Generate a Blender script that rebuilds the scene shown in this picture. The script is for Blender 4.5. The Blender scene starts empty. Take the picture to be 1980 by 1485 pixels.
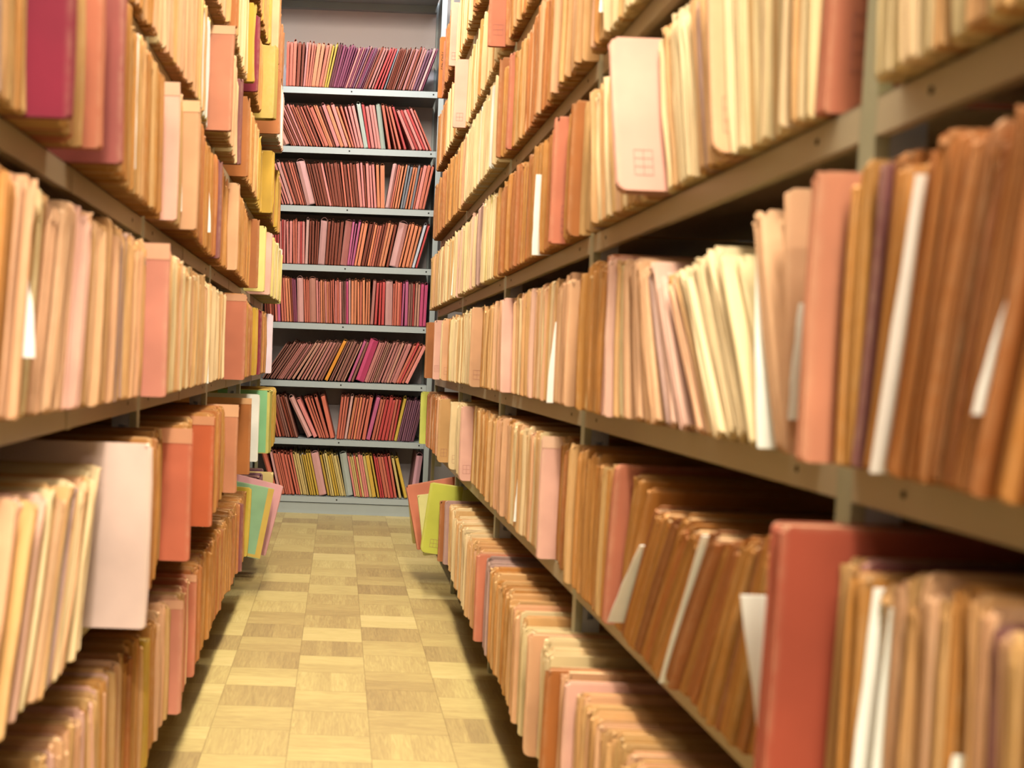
import bpy, math, random
from mathutils import Vector, Matrix

C = bpy.context.scene.collection
SC = bpy.context.scene
rng = random.Random(11)

# ------------------------------------------------------------------ camera geometry (1980 x 1485 frame)
FPX, CX, CY = 1987.63, 657.55, 805.45
PIT, YAW, ROL, HCAM = 0.0568, 0.0031, 0.0368, 0.8016
cyw, syw = math.cos(YAW), math.sin(YAW)
FWD = Vector((syw * math.cos(PIT), cyw * math.cos(PIT), -math.sin(PIT)))
RT0 = Vector((cyw, -syw, 0)); UP0 = RT0.cross(FWD)
RT = math.cos(ROL) * RT0 + math.sin(ROL) * UP0
UP = -math.sin(ROL) * RT0 + math.cos(ROL) * UP0
EYE = Vector((0, 0, HCAM))

def project(x, y, z):
    v = Vector((x, y, z)) - EYE
    d = max(v.dot(FWD), 1e-3)
    return CX + FPX * v.dot(RT) / d, CY - FPX * v.dot(UP) / d

def y_at(px, x, z):
    """distance along the aisle at which a point of the plane X = x, height z shows at column px"""
    lo, hi = 0.30, 9.0
    for _ in range(50):
        m = 0.5 * (lo + hi)
        p = project(x, m, z)[0]
        far = p < px if x > 0 else p > px
        if far: hi = m
        else: lo = m
    return 0.5 * (lo + hi)

def x_at(px, y, z):
    lo, hi = -1.2, 1.2
    for _ in range(50):
        m = 0.5 * (lo + hi)
        if project(m, y, z)[0] < px: lo = m
        else: hi = m
    return 0.5 * (lo + hi)

# ------------------------------------------------------------------ colours
def lin(c): return c / 12.92 if c <= 0.04045 else ((c + 0.055) / 1.055) ** 2.4
def hexc(h): return tuple(lin(int(h[i:i + 2], 16) / 255) for i in (0, 2, 4))
ALB = 0.66
def pap(h): return tuple(c * ALB for c in hexc(h))
PAL = {  # side racks
    'c': ('f0d6a4', 'cream'), 't': ('dcab6e', 'tan'), 'o': ('c98a40', 'ochre'), 'r': ('bf763a', 'orange-brown'),
    'p': ('e6b286', 'peach'), 'k': ('f0bca9', 'pale pink'), 's': ('d07e60', 'salmon'), 'd': ('8e1f3c', 'maroon'),
    'l': ('b8948c', 'dusty lilac'), 'm': ('8c5254', 'mauve'), 'y': ('cfa636', 'yellow'), 'g': ('d8e06a', 'lime'),
    'w': ('eceee6', 'white'), 'b': ('b5713f', 'brown'), 'e': ('86cf9c', 'mint green'), 'v': ('dccb7c', 'straw yellow'),
}
PALB = {  # end rack
    's': ('d8725c', 'salmon'), 'b': ('8c3b25', 'red-brown'), 'k': ('ee938c', 'pink'), 'm': ('8e3a5c', 'plum'),
    'u': ('6a2238', 'dark plum'), 'd': ('cc4646', 'red'), 'g': ('85888f', 'grey'), 'a': ('b9c6bb', 'grey-green'),
    'q': ('c07a74', 'dusty rose'), 'n': ('976055', 'dull brown'), 'p': ('e0aba6', 'pale pink'), 'h': ('d44a7e', 'hot pink'),
    'x': ('c8608e', 'magenta'), 'o': ('f2a02c', 'orange'), 'y': ('d8b446', 'yellow'), 't': ('e0c67e', 'straw yellow'),
    'v': ('84536a', 'purple'), 'c': ('e88d63', 'light orange'), 'w': ('ced6e2', 'white'), 'f': ('c98f7c', 'fawn'),
}
def mixc(a, b, f): return tuple(x * (1 - f) + y * f for x, y in zip(a, b))
def vary(rgb, r, a=0.10):
    k = 1 + r.uniform(-a, a)
    return tuple(min(1, max(0.002, c * k * (1 + r.uniform(-0.035, 0.035)))) for c in rgb)

# ------------------------------------------------------------------ materials
def new_mat(name):
    m = bpy.data.materials.new(name); m.use_nodes = True
    nt = m.node_tree; b = nt.nodes['Principled BSDF']
    return m, nt, b

def nd(nt, typ, **kw):
    n = nt.nodes.new(typ)
    for k, v in kw.items(): setattr(n, k, v)
    return n

def card_mat(name, rough=0.7, streak=0.16, wear=0.35):
    m, nt, b = new_mat(name)
    L = nt.links.new
    tint = nd(nt, 'ShaderNodeAttribute', attribute_name='tint')
    fuv = nd(nt, 'ShaderNodeAttribute', attribute_name='fuv')
    wr = nd(nt, 'ShaderNodeAttribute', attribute_name='wear')
    m1 = nd(nt, 'ShaderNodeVectorMath', operation='MULTIPLY'); m1.inputs[1].default_value = (520, 5, 5)
    n1 = nd(nt, 'ShaderNodeTexNoise'); n1.inputs['Scale'].default_value = 1; n1.inputs['Detail'].default_value = 3
    m2 = nd(nt, 'ShaderNodeVectorMath', operation='MULTIPLY'); m2.inputs[1].default_value = (40, 16, 16)
    n2 = nd(nt, 'ShaderNodeTexNoise'); n2.inputs['Scale'].default_value = 1; n2.inputs['Detail'].default_value = 4
    L(fuv.outputs['Vector'], m1.inputs[0]); L(m1.outputs[0], n1.inputs['Vector'])
    L(fuv.outputs['Vector'], m2.inputs[0]); L(m2.outputs[0], n2.inputs['Vector'])
    r1 = nd(nt, 'ShaderNodeMapRange'); r1.inputs[1].default_value = 0.3; r1.inputs[2].default_value = 0.7
    r1.inputs[3].default_value = 1 - streak; r1.inputs[4].default_value = 1 + streak * 0.7
    r2 = nd(nt, 'ShaderNodeMapRange'); r2.inputs[1].default_value = 0.3; r2.inputs[2].default_value = 0.7
    r2.inputs[3].default_value = 0.94; r2.inputs[4].default_value = 1.04
    L(n1.outputs['Fac'], r1.inputs[0]); L(n2.outputs['Fac'], r2.inputs[0])
    mu = nd(nt, 'ShaderNodeMath', operation='MULTIPLY'); L(r1.outputs[0], mu.inputs[0]); L(r2.outputs[0], mu.inputs[1])
    mc = nd(nt, 'ShaderNodeVectorMath', operation='SCALE'); L(tint.outputs['Color'], mc.inputs[0]); L(mu.outputs[0], mc.inputs['Scale'])
    # frayed, paler edges
    n3 = nd(nt, 'ShaderNodeTexNoise'); n3.inputs['Scale'].default_value = 1; n3.inputs['Detail'].default_value = 3
    m3 = nd(nt, 'ShaderNodeVectorMath', operation='MULTIPLY'); m3.inputs[1].default_value = (300, 60, 90)
    L(fuv.outputs['Vector'], m3.inputs[0]); L(m3.outputs[0], n3.inputs['Vector'])
    r3 = nd(nt, 'ShaderNodeMapRange'); r3.inputs[1].default_value = 0.3; r3.inputs[2].default_value = 0.75
    r3.inputs[3].default_value = 0.15; r3.inputs[4].default_value = 1.0
    L(n3.outputs['Fac'], r3.inputs[0])
    mw = nd(nt, 'ShaderNodeMath', operation='MULTIPLY'); L(wr.outputs['Fac'], mw.inputs[0]); L(r3.outputs[0], mw.inputs[1])
    mw2 = nd(nt, 'ShaderNodeMath', operation='MULTIPLY'); mw2.inputs[1].default_value = wear; L(mw.outputs[0], mw2.inputs[0])
    mix = nd(nt, 'ShaderNodeMix', data_type='RGBA')
    L(mw2.outputs[0], mix.inputs[0]); L(mc.outputs[0], mix.inputs[6]); mix.inputs[7].default_value = (*pap('f6dfb4'), 1)
    L(mix.outputs[2], b.inputs['Base Color'])
    b.inputs['Roughness'].default_value = rough
    b.inputs['Specular IOR Level'].default_value = 0.3
    bp = nd(nt, 'ShaderNodeBump'); bp.inputs['Strength'].default_value = 0.35; bp.inputs['Distance'].default_value = 0.0012
    L(n1.outputs['Fac'], bp.inputs['Height']); L(bp.outputs[0], b.inputs['Normal'])
    return m

M_CARD = card_mat('worn_card', 0.7, 0.20, 0.35)
M_WALL_CARD = card_mat('smooth_card', 0.55, 0.08, 0.12)
M_PAPER = card_mat('paper_stack', 0.85, 0.3, 0.2)
M_SLIP = card_mat('white_paper', 0.8, 0.05, 0.0)

def flat_mat(name, hx, rough=0.6, metal=0.0, noise=0.0, scale=8.0):
    m, nt, b = new_mat(name)
    b.inputs['Roughness'].default_value = rough; b.inputs['Metallic'].default_value = metal
    rgb = hexc(hx)
    if noise:
        tc = nd(nt, 'ShaderNodeTexCoord'); n = nd(nt, 'ShaderNodeTexNoise'); n.inputs['Scale'].default_value = scale; n.inputs['Detail'].default_value = 5
        nt.links.new(tc.outputs['Object'], n.inputs['Vector'])
        r = nd(nt, 'ShaderNodeMix', data_type='RGBA')
        r.inputs[6].default_value = (*[c * (1 - noise) for c in rgb], 1); r.inputs[7].default_value = (*[min(1, c * (1 + noise)) for c in rgb], 1)
        nt.links.new(n.outputs['Fac'], r.inputs[0]); nt.links.new(r.outputs[2], b.inputs['Base Color'])
    else:
        b.inputs['Base Color'].default_value = (*rgb, 1)
    return m

M_SHELF = flat_mat('shelf_enamel', 'b4aa90', 0.42, 0.0, 0.05, 14)
M_POST = flat_mat('post_enamel', 'a4a78e', 0.4, 0.0, 0.05, 10)
M_BRACKET = flat_mat('bracket_enamel', 'bcc6d4', 0.45, 0.0, 0.05, 20)
M_END = flat_mat('end_rack_enamel', '959fa0', 0.4, 0.0, 0.04, 12)
M_ENDPANEL = flat_mat('end_rack_panel', 'cfc6c8', 0.6, 0.0, 0.04, 3)
M_INK = flat_mat('stamp_ink', '8a5850', 0.8)
M_DARKINK = flat_mat('pen_ink', '33241f', 0.8)
M_HOLE = flat_mat('punched_hole', '1a1714', 0.9)
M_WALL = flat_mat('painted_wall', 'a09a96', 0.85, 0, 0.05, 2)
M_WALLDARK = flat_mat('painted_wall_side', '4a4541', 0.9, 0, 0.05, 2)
M_CEIL = flat_mat('painted_ceiling', 'a8a298', 0.9, 0, 0.03, 2)
M_LAMP = flat_mat('lamp_housing', 'e8e8e4', 0.5)

def tube_mat():
    m, nt, b = new_mat('lamp_tube')
    b.inputs['Base Color'].default_value = (1, 1, 1, 1)
    b.inputs['Emission Color'].default_value = (1, 0.86, 0.66, 1); b.inputs['Emission Strength'].default_value = 4
    return m
M_TUBE = tube_mat()

def floor_mat():
    """oak block parquet: staggered columns of blocks, each block with its own tone and grain direction"""
    m, nt, b = new_mat('oak_parquet'); L = nt.links.new
    geo = nd(nt, 'ShaderNodeNewGeometry'); sep = nd(nt, 'ShaderNodeSeparateXYZ'); L(geo.outputs['Position'], sep.inputs[0])
    def math_(op, a, b_=None, c=None):
        n = nd(nt, 'ShaderNodeMath', operation=op)
        for i, v in enumerate((a, b_, c)):
            if v is None: continue
            if isinstance(v, (int, float)): n.inputs[i].default_value = v
            else: L(v, n.inputs[i])
        return n.outputs[0]
    W, H = 0.171, 0.145
    fx = math_('DIVIDE', math_('ADD', sep.outputs[0], 0.076), W)
    ix = math_('FLOOR', fx); ux = math_('SUBTRACT', fx, ix)
    wn0 = nd(nt, 'ShaderNodeTexWhiteNoise', noise_dimensions='1D'); L(ix, wn0.inputs['W'])
    fy = math_('ADD', math_('DIVIDE', sep.outputs[1], H), math_('MULTIPLY', wn0.outputs['Value'], 0.35))
    iy = math_('FLOOR', fy); uy = math_('SUBTRACT', fy, iy)
    comb = nd(nt, 'ShaderNodeCombineXYZ'); L(ix, comb.inputs[0]); L(iy, comb.inputs[1])
    wn = nd(nt, 'ShaderNodeTexWhiteNoise', noise_dimensions='3D'); L(comb.outputs[0], wn.inputs['Vector'])
    par = math_('MODULO', math_('ADD', math_('ADD', ix, iy), 200.0), 2.0)      # 0 / 1 alternating
    # boards inside a block
    nb = 4.0
    along = math_('ADD', math_('MULTIPLY', par, uy), math_('MULTIPLY', math_('SUBTRACT', 1.0, par), ux))
    bx = math_('FLOOR', math_('MULTIPLY', ux, nb)); by = math_('FLOOR', math_('MULTIPLY', uy, 2.0))
    bi = math_('ADD', math_('MULTIPLY', par, bx), math_('MULTIPLY', math_('SUBTRACT', 1.0, par), by))
    comb2 = nd(nt, 'ShaderNodeCombineXYZ'); L(ix, comb2.inputs[0]); L(iy, comb2.inputs[1]); L(math_('ADD', bi, 3.3), comb2.inputs[2])
    wn2 = nd(nt, 'ShaderNodeTexWhiteNoise', noise_dimensions='3D'); L(comb2.outputs[0], wn2.inputs['Vector'])
    # grain
    def grain(sx, sy):
        v = nd(nt, 'ShaderNodeCombineXYZ'); L(math_('MULTIPLY', sep.outputs[0], sx), v.inputs[0]); L(math_('MULTIPLY', sep.outputs[1], sy), v.inputs[1])
        L(math_('MULTIPLY', wn2.outputs['Value'], 50.0), v.inputs[2])
        n = nd(nt, 'ShaderNodeTexNoise'); n.inputs['Scale'].default_value = 1; n.inputs['Detail'].default_value = 5; n.inputs['Distortion'].default_value = 1.2
        L(v.outputs[0], n.inputs['Vector']); return n.outputs['Fac']
    g0, g1 = grain(14, 150), grain(150, 14)
    g = math_('ADD', math_('MULTIPLY', par, g1), math_('MULTIPLY', math_('SUBTRACT', 1.0, par), g0))
    tone = math_('ADD', math_('ADD', math_('MULTIPLY', wn.outputs['Value'], 0.40), math_('MULTIPLY', wn2.outputs['Value'], 0.22)),
                 math_('ADD', math_('MULTIPLY', math_('SUBTRACT', g, 0.5), 0.85), math_('ADD', math_('MULTIPLY', math_('SUBTRACT', 1.0, par), 0.14), 0.10)))
    ramp = nd(nt, 'ShaderNodeValToRGB'); L(tone, ramp.inputs[0])
    e = ramp.color_ramp.elements
    e[0].position = 0.0; e[0].color = (*hexc('7c6a46'), 1); e[1].position = 1.0; e[1].color = (*hexc('b4a472'), 1)
    k = e.new(0.35); k.color = (*hexc('917f52'), 1); k = e.new(0.65); k.color = (*hexc('a39460'), 1)
    # joints
    def edge(u, w):
        d = math_('MINIMUM', u, math_('SUBTRACT', 1.0, u))
        return math_('LESS_THAN', d, w)
    ed = math_('MAXIMUM', edge(ux, 0.006), edge(uy, 0.007))
    mix = nd(nt, 'ShaderNodeMix', data_type='RGBA'); L(math_('MULTIPLY', ed, 0.45), mix.inputs[0]); L(ramp.outputs[0], mix.inputs[6]); mix.inputs[7].default_value = (*hexc('574326'), 1)
    L(mix.outputs[2], b.inputs['Base Color']); b.inputs['Roughness'].default_value = 0.42; b.inputs['Specular IOR Level'].default_value = 0.35
    return m
M_FLOOR = floor_mat()

# ------------------------------------------------------------------ mesh building
class MB:
    def __init__(self): self.v = []; self.f = []; self.t = []; self.uv = []; self.w = []
    def vert(self, p, uv=(0, 0, 0), wear=0.0):
        self.v.append(tuple(p)); self.uv.append(uv); self.w.append(wear); return len(self.v) - 1
    def face(self, ids, tint=(1, 1, 1)): self.f.append(ids); self.t.append(tint)
    def box(self, lo, hi, tint=(1, 1, 1), tf=None, seed=0.0, jit=None):
        x0, y0, z0 = lo; x1, y1, z1 = hi
        ids = []
        for x, y, z in ((x0, y0, z0), (x1, y0, z0), (x1, y1, z0), (x0, y1, z0), (x0, y0, z1), (x1, y0, z1), (x1, y1, z1), (x0, y1, z1)):
            p = Vector((x, y, z))
            if jit: p = p + Vector(jit(x, y, z))
            ids.append(self.vert(tf @ p if tf else p, (x + seed, z, y)))
        for q in ((0, 3, 2, 1), (4, 5, 6, 7), (0, 1, 5, 4), (1, 2, 6, 5), (2, 3, 7, 6), (3, 0, 4, 7)):
            self.face([ids[i] for i in q], tint)
    def cyl(self, c, r, axis, ln, n=10, tint=(1, 1, 1)):
        c = Vector(c); a = Vector(axis).normalized()
        p = a.orthogonal().normalized(); q = a.cross(p)
        A = [self.vert(c + r * (math.cos(2 * math.pi * i / n) * p + math.sin(2 * math.pi * i / n) * q)) for i in range(n)]
        B = [self.vert(Vector(self.v[i]) + a * ln) for i in A]
        for i in range(n):
            j = (i + 1) % n; self.face([A[i], A[j], B[j], B[i]], tint)
        self.face(A[::-1], tint); self.face(B, tint)
    def build(self, name, mat, parent=None, smooth=False):
        me = bpy.data.meshes.new(name); me.from_pydata(self.v, [], self.f); me.update()
        a = me.attributes.new('tint', 'FLOAT_COLOR', 'FACE')
        a.data.foreach_set('color', [c for t in self.t for c in (*t, 1.0)])
        a = me.attributes.new('fuv', 'FLOAT_VECTOR', 'POINT'); a.data.foreach_set('vector', [c for u in self.uv for c in u])
        a = me.attributes.new('wear', 'FLOAT', 'POINT'); a.data.foreach_set('value', self.w)
        me.materials.append(mat)
        if smooth: me.polygons.foreach_set('use_smooth', [True] * len(me.polygons))
        o = bpy.data.objects.new(name, me); C.objects.link(o)
        if parent: o.parent = parent
        return o

def tag(o, label=None, cat=None, group=None, kind=None):
    for k, v in (('label', label), ('category', cat), ('group', group), ('kind', kind)):
        if v: o[k] = v
    return o

def empty(name, mat4):
    o = bpy.data.objects.new(name, None); C.objects.link(o); o.empty_display_size = 0.05; o.matrix_world = mat4; return o

# ------------------------------------------------------------------ folders
def cover_mesh(mb, t, h, D, tint, r, tf=None, detail=2, ragged=1.0, facet=None, rise=0.0, cut=0.005, pinch=None):
    """a folded card: fold (spine) at v = 0, two covers running back to v = D, open at the top"""
    e = 0.0009 if t > 0.003 else t * 0.25
    rr = min(t * 0.34, 0.0036)
    ridge = None
    if pinch:
        a = pinch; c = (1 - a) / 2
        prof = [(0, D), (0, 0.075), (c * t * 0.45, 0.022), (c * t * 0.85, 0.004), (c * t, 0.0006), (c * t + a * t * 0.5, 0.0), (c * t + a * t, 0.0006), (t - c * t * 0.85, 0.004), (t - c * t * 0.45, 0.022), (t, 0.075), (t, D)]
        spine = (2, 8)
    elif facet:
        prof = [(0, D), (0, 0.06), (0, facet[1] * 0.6 + 0.004), (t * 0.02, facet[1] * 0.6), (t * facet[0], 0.0), (t * 0.97, facet[1]), (t, facet[1] + 0.004), (t, 0.06), (t, D)]
        spine = (2, 6)
    elif detail >= 2:
        # the fold of a well-filled file: a few nested cards, each its own ridge
        nr_ = max(1, min(6, int(t / r.uniform(0.0030, 0.0046))))
        wk = t / nr_
        prof = [(0, D), (0, rr + 0.006), (0, rr)]; ridge = [0, 0, 0]
        for q in range(nr_):
            d = r.uniform(0.0, 0.0028) * min(1.0, ragged) if nr_ > 1 else 0.0
            g = min(0.0011, wk * 0.3)
            prof += [((q + 0.14) * wk, d + g), ((q + 0.5) * wk, d), ((q + 0.86) * wk, d + g)]; ridge += [q, q, q]
            if q < nr_ - 1: prof.append(((q + 1) * wk, d + r.uniform(0.0025, 0.005))); ridge.append(q)
        prof += [(t, rr), (t, rr + 0.006), (t, D)]; ridge += [nr_ - 1] * 3
        spine = (2, len(prof) - 3)
        rtone = [1 + r.uniform(-0.13, 0.10) if nr_ > 1 else 1.0 for _ in range(nr_)]
        rtop = [r.uniform(-0.010, 0.003) * ragged if nr_ > 1 else 0.0 for _ in range(nr_)]
    else:
        prof = [(0, D), (0, 0.05), (0, rr), (rr * 0.6, 0), (t - rr * 0.6, 0), (t, rr), (t, 0.05), (t, D)]
        spine = (2, 5)
    ws = [0, cut * 0.12, cut * 0.45, max(cut, 0.003), h * 0.2, h * 0.5, h * 0.78, h - 0.016, h - 0.005, h] if detail >= 2 else [0, cut, h * 0.5, h - 0.012, h]
    seed = r.uniform(0, 50)
    bow = r.uniform(-0.0022, 0.0022) * ragged
    nr = len(ws); npf = len(prof)
    top = [r.uniform(-0.0065, 0.003) * ragged for _ in prof]
    if ridge: top = [rtop[q] + 0.35 * a for q, a in zip(ridge, top)]
    if r.random() < 0.35 * ragged: top[r.randint(spine[0], spine[1])] -= r.uniform(0.004, 0.010)
    curl = r.uniform(-0.002, 0.004) * ragged
    grid = [[], []]
    for skin in (0, 1):
        for j, w in enumerate(ws):
            row = []
            for i, (u, v) in enumerate(prof):
                fr = spine[0] <= i <= spine[1]
                uu, vv, ww = u, v, w
                if fr:
                    vv += bow * math.sin(math.pi * w / h)
                    if skin == 0 and 0 < j < nr - 1: vv += r.uniform(-0.0006, 0.0006) * ragged
                    if w < cut: vv += cut * (1 - math.sqrt(max(0.0, 1 - (1 - w / cut) ** 2))) * 0.9
                    if j == nr - 1:
                        ww += top[i] - 0.002; vv += curl + r.uniform(-0.001, 0.003) * ragged
                    if j == nr - 2: vv += curl * 0.3 + r.uniform(-0.001, 0.0015) * ragged
                else:
                    if j == nr - 1: ww += (0.0 if ridge else top[i] * 0.5) + rise
                    elif rise and j >= nr - 2: ww += rise * 0.9
                if skin == 1:
                    uu = min(max(uu, e), t - e); vv = vv + e if fr else vv
                uu = min(max(uu, 0.0), t)
                wear = 0.0
                if fr: wear = 0.22 + (0.3 if i in (spine[0], spine[1], spine[0] + 1, spine[1] - 1) else 0.0)
                if j >= nr - 1 or j == 0: wear = max(wear, 0.9 if fr else 0.6)
                p = Vector((uu, vv, ww))
                row.append(mb.vert(tf @ p if tf else p, (u + seed, w, v), wear))
            grid[skin].append(row)
    for j in range(nr - 1):
        for i in range(npf - 1):
            a, b, c, d = grid[0][j][i], grid[0][j][i + 1], grid[0][j + 1][i + 1], grid[0][j + 1][i]
            mb.face([a, b, c, d], tint if not ridge else tuple(min(1, x * rtone[ridge[i]]) for x in tint))
            a, b, c, d = grid[1][j][i], grid[1][j][i + 1], grid[1][j + 1][i + 1], grid[1][j + 1][i]
            mb.face([d, c, b, a], tint)
    for i in range(npf - 1):
        mb.face([grid[0][-1][i], grid[0][-1][i + 1], grid[1][-1][i + 1], grid[1][-1][i]], tint)
        mb.face([grid[0][0][i + 1], grid[0][0][i], grid[1][0][i], grid[1][0][i + 1]], tint)
    for k in (0, npf - 1):
        for j in range(nr - 1):
            q = [grid[0][j][k], grid[0][j + 1][k], grid[1][j + 1][k], grid[1][j][k]]
            mb.face(q if k == 0 else q[::-1], tint)

def papers_mesh(mb, t, h, D, r, tf=None, n=None, tint=None, front=0.006, low=0.004):
    """the sheets inside: a few slabs of different height"""
    e = 0.0013 if t > 0.005 else t * 0.28
    n = n or max(1, min(6, int(t / 0.0032)))
    w = (t - 2 * e) / n
    base = tint or pap('e4cfa2')
    for i in range(n):
        u0 = e + i * w
        hh = h - low + r.uniform(-0.005, 0.003)
        f0 = front + r.uniform(-0.002, 0.006)
        tt = vary(base, r, 0.14)
        mb.box((u0, f0, 0.003), (u0 + w * 0.94, D - r.uniform(0.004, 0.02), hh), tt, tf, r.uniform(0, 40))

def grid_stamp(mb, side_u, out, v0, w0, cols, rows, cw, ch, tf=None, th=0.00065):
    """printed form grid on a cover, thin raised ink lines"""
    d = 0.00025 * out
    lo, hi = min(side_u + d * 0.2, side_u + d * 1.2), max(side_u + d * 0.2, side_u + d * 1.2)
    for i in range(cols + 1):
        v = v0 + i * cw; mb.box((lo, v - th / 2, w0), (hi, v + th / 2, w0 + rows * ch), tf=tf)
    for j in range(rows + 1):
        w = w0 + j * ch; mb.box((lo, v0, w - th / 2), (hi, v0 + cols * cw, w + th / 2), tf=tf)

def basis(side, x, y, z, lean, tilt=0.0):
    """matrix whose local u runs along the shelf, v into the shelf, w up; lean turns the top towards +u"""
    if side == 'R': U, V = Vector((0, -1, 0)), Vector((1, 0, 0))
    elif side == 'L': U, V = Vector((0, 1, 0)), Vector((-1, 0, 0))
    else: U, V = Vector((1, 0, 0)), Vector((0, 1, 0))
    W = Vector((0, 0, 1))
    U2 = U * math.cos(lean) - W * math.sin(lean); W2 = U * math.sin(lean) + W * math.cos(lean)
    if tilt:
        W3 = W2 * math.cos(tilt) - V * math.sin(tilt); V3 = V * math.cos(tilt) + W2 * math.sin(tilt)
        V, W2 = V3, W3
    m = Matrix((U2, V, W2)).transposed().to_4x4(); m.translation = Vector((x, y, z)); return m

class Item:
    """one folder, wallet or slip before it is built"""
    def __init__(s, **k): s.__dict__.update(k)

FOLDER_D = 0.27
def build_folder(it, root_name='file_folder'):
    r = random.Random(it.seed)
    M = it.M
    o = empty(root_name, M)
    mb = MB(); cover_mesh(mb, it.t, it.h, it.D, it.tint, r, None, 2, it.ragged, it.facet, it.rise, it.cut, it.__dict__.get('pinch'))
    mb.build('cover', it.mat, o)
    pb = MB(); papers_mesh(pb, it.t, it.h, it.D, r, None, None, it.paper or mixc(it.tint, pap('ecd6ac'), .45), 0.006 if it.facet is None and it.side != 'B' else 0.04, .004 if it.side != 'B' else .014)
    pb.build('papers', M_PAPER, o)
    near = (it.t, 1) if it.side == 'R' else (0.0, -1)
    if it.tab:
        tb = MB(); d = 0.0006
        u0, u1 = (it.t + 0.0001, it.t + d) if it.side == 'R' else (-d, -0.0001)
        hh = it.tab if it.tab > 0.005 else 0.02
        tb.box((u0, 0.0008, it.h - hh), (u1, it.D * 0.9, it.h + 0.002), mixc(it.tint, pap('f4d9a8'), .38), None, r.uniform(0, 30))
        tag(tb.build('tab', M_CARD, o), 'paler turned-over top band')
    if it.__dict__.get('band'):
        hx, v0, v1 = it.band; bb = MB()
        u0, u1 = (it.t + 0.0001, it.t + 0.0005) if it.side == 'R' else (-0.0005, -0.0001)
        bb.box((u0, v0, 0.003), (u1, v1, it.h - 0.004), pap(hx), None, 3.0)
        tag(bb.build('cover_panel', M_CARD, o), 'mint-green part of the cover')
    if it.stamp:
        gb = MB(); c_, r_, cw, ch, v0, w0 = it.stamp
        grid_stamp(gb, near[0], near[1], v0, w0, c_, r_, cw, ch)
        tag(gb.build('form_stamp', M_INK if it.ink is None else it.ink, o), 'printed form grid')
    if it.text:
        cu = bpy.data.curves.new('written_number', 'FONT'); cu.body = it.text; cu.size = it.tsize; cu.extrude = 0.0001
        cu.align_x = 'LEFT'; cu.materials.append(M_DARKINK)
        tmp = bpy.data.objects.new('tmp', cu); C.objects.link(tmp)
        me = bpy.data.meshes.new_from_object(tmp.evaluated_get(bpy.context.evaluated_depsgraph_get()))
        bpy.data.objects.remove(tmp); bpy.data.curves.remove(cu)
        me.name = 'written_number'; me.materials.clear(); me.materials.append(M_DARKINK)
        tx = bpy.data.objects.new('written_number', me); C.objects.link(tx); tx.parent = o
        # reads downwards on the near cover
        if it.side == 'R':
            X, Y_ = Vector((0, 0, -1)), Vector((0, 1, 0)); off = Vector((it.t + 0.0004, it.tv, it.tw))
        else:
            X, Y_ = Vector((0, 0, -1)), Vector((0, -1, 0)); off = Vector((-0.0004, it.tv, it.tw))
        m = Matrix((X, Y_, X.cross(Y_))).transposed().to_4x4(); m.translation = off
        tx.matrix_local = m
        tag(tx, 'dark handwritten digits')
    if it.flap:
        fb = MB(); wallet_flap(fb, it.t, it.h, it.tint, r, None, it.flap)
        fb.build('flap', it.mat, o)
    tag(o, it.label, it.cat, it.group)
    return o

def wallet_flap(mb, t, h, tint, r, tf, hgt):
    """the inner gusset that arches over the mouth of a wallet"""
    n = 7; th = 0.0011
    A = []; v0, v1 = 0.016, 0.075
    for k in range(n):
        a = math.pi * k / (n - 1)
        cu, cw = 0.5 - 0.5 * math.cos(a), math.sin(a) ** 0.8
        ou = 0.0004 + (t - 0.0008) * cu; ow = h - 0.012 + (hgt + 0.012) * cw
        iu = 0.0004 + th + (t - 0.0008 - 2 * th) * cu; iw = h - 0.012 + max(0.0, (hgt + 0.012) - th) * cw
        row = []
        for (u, w) in ((ou, ow), (iu, iw)):
            for v in (v0, v1):
                p = Vector((u, v + 0.006 * (1 - cw), w)); row.append(mb.vert(tf @ p if tf else p, (u, w, v), 0.8))
        A.append(row)
    for k in range(n - 1):
        a, b = A[k], A[k + 1]
        mb.face([a[0], b[0], b[1], a[1]], tint); mb.face([a[3], b[3], b[2], a[2]], tint)
        mb.face([a[0], a[2], b[2], b[0]], tint); mb.face([a[1], b[1], b[3], a[3]], tint)

def stuff_folder(it, mc, mp):
    r = random.Random(it.seed)
    cover_mesh(mc, it.t, it.h, it.D, it.tint, r, it.M, 2 if it.y < 2.6 else 1, it.ragged, it.facet, it.rise, it.cut)
    papers_mesh(mp, it.t, it.h, it.D, r, it.M, 2, it.paper or mixc(it.tint, pap('ecd6ac'), .45))

# ------------------------------------------------------------------ racks: measures
XR, XL = 0.417, -0.336
BAY, Y0 = 0.90, 0.836
POSTS = [Y0 + BAY * k for k in range(-2, 5)]
LIP = [0.118 + 0.2915 * i for i in range(8)]
TOP = [z + 0.031 for z in LIP]
DEPTH = 0.33
YEND = POSTS[-1]

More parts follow.
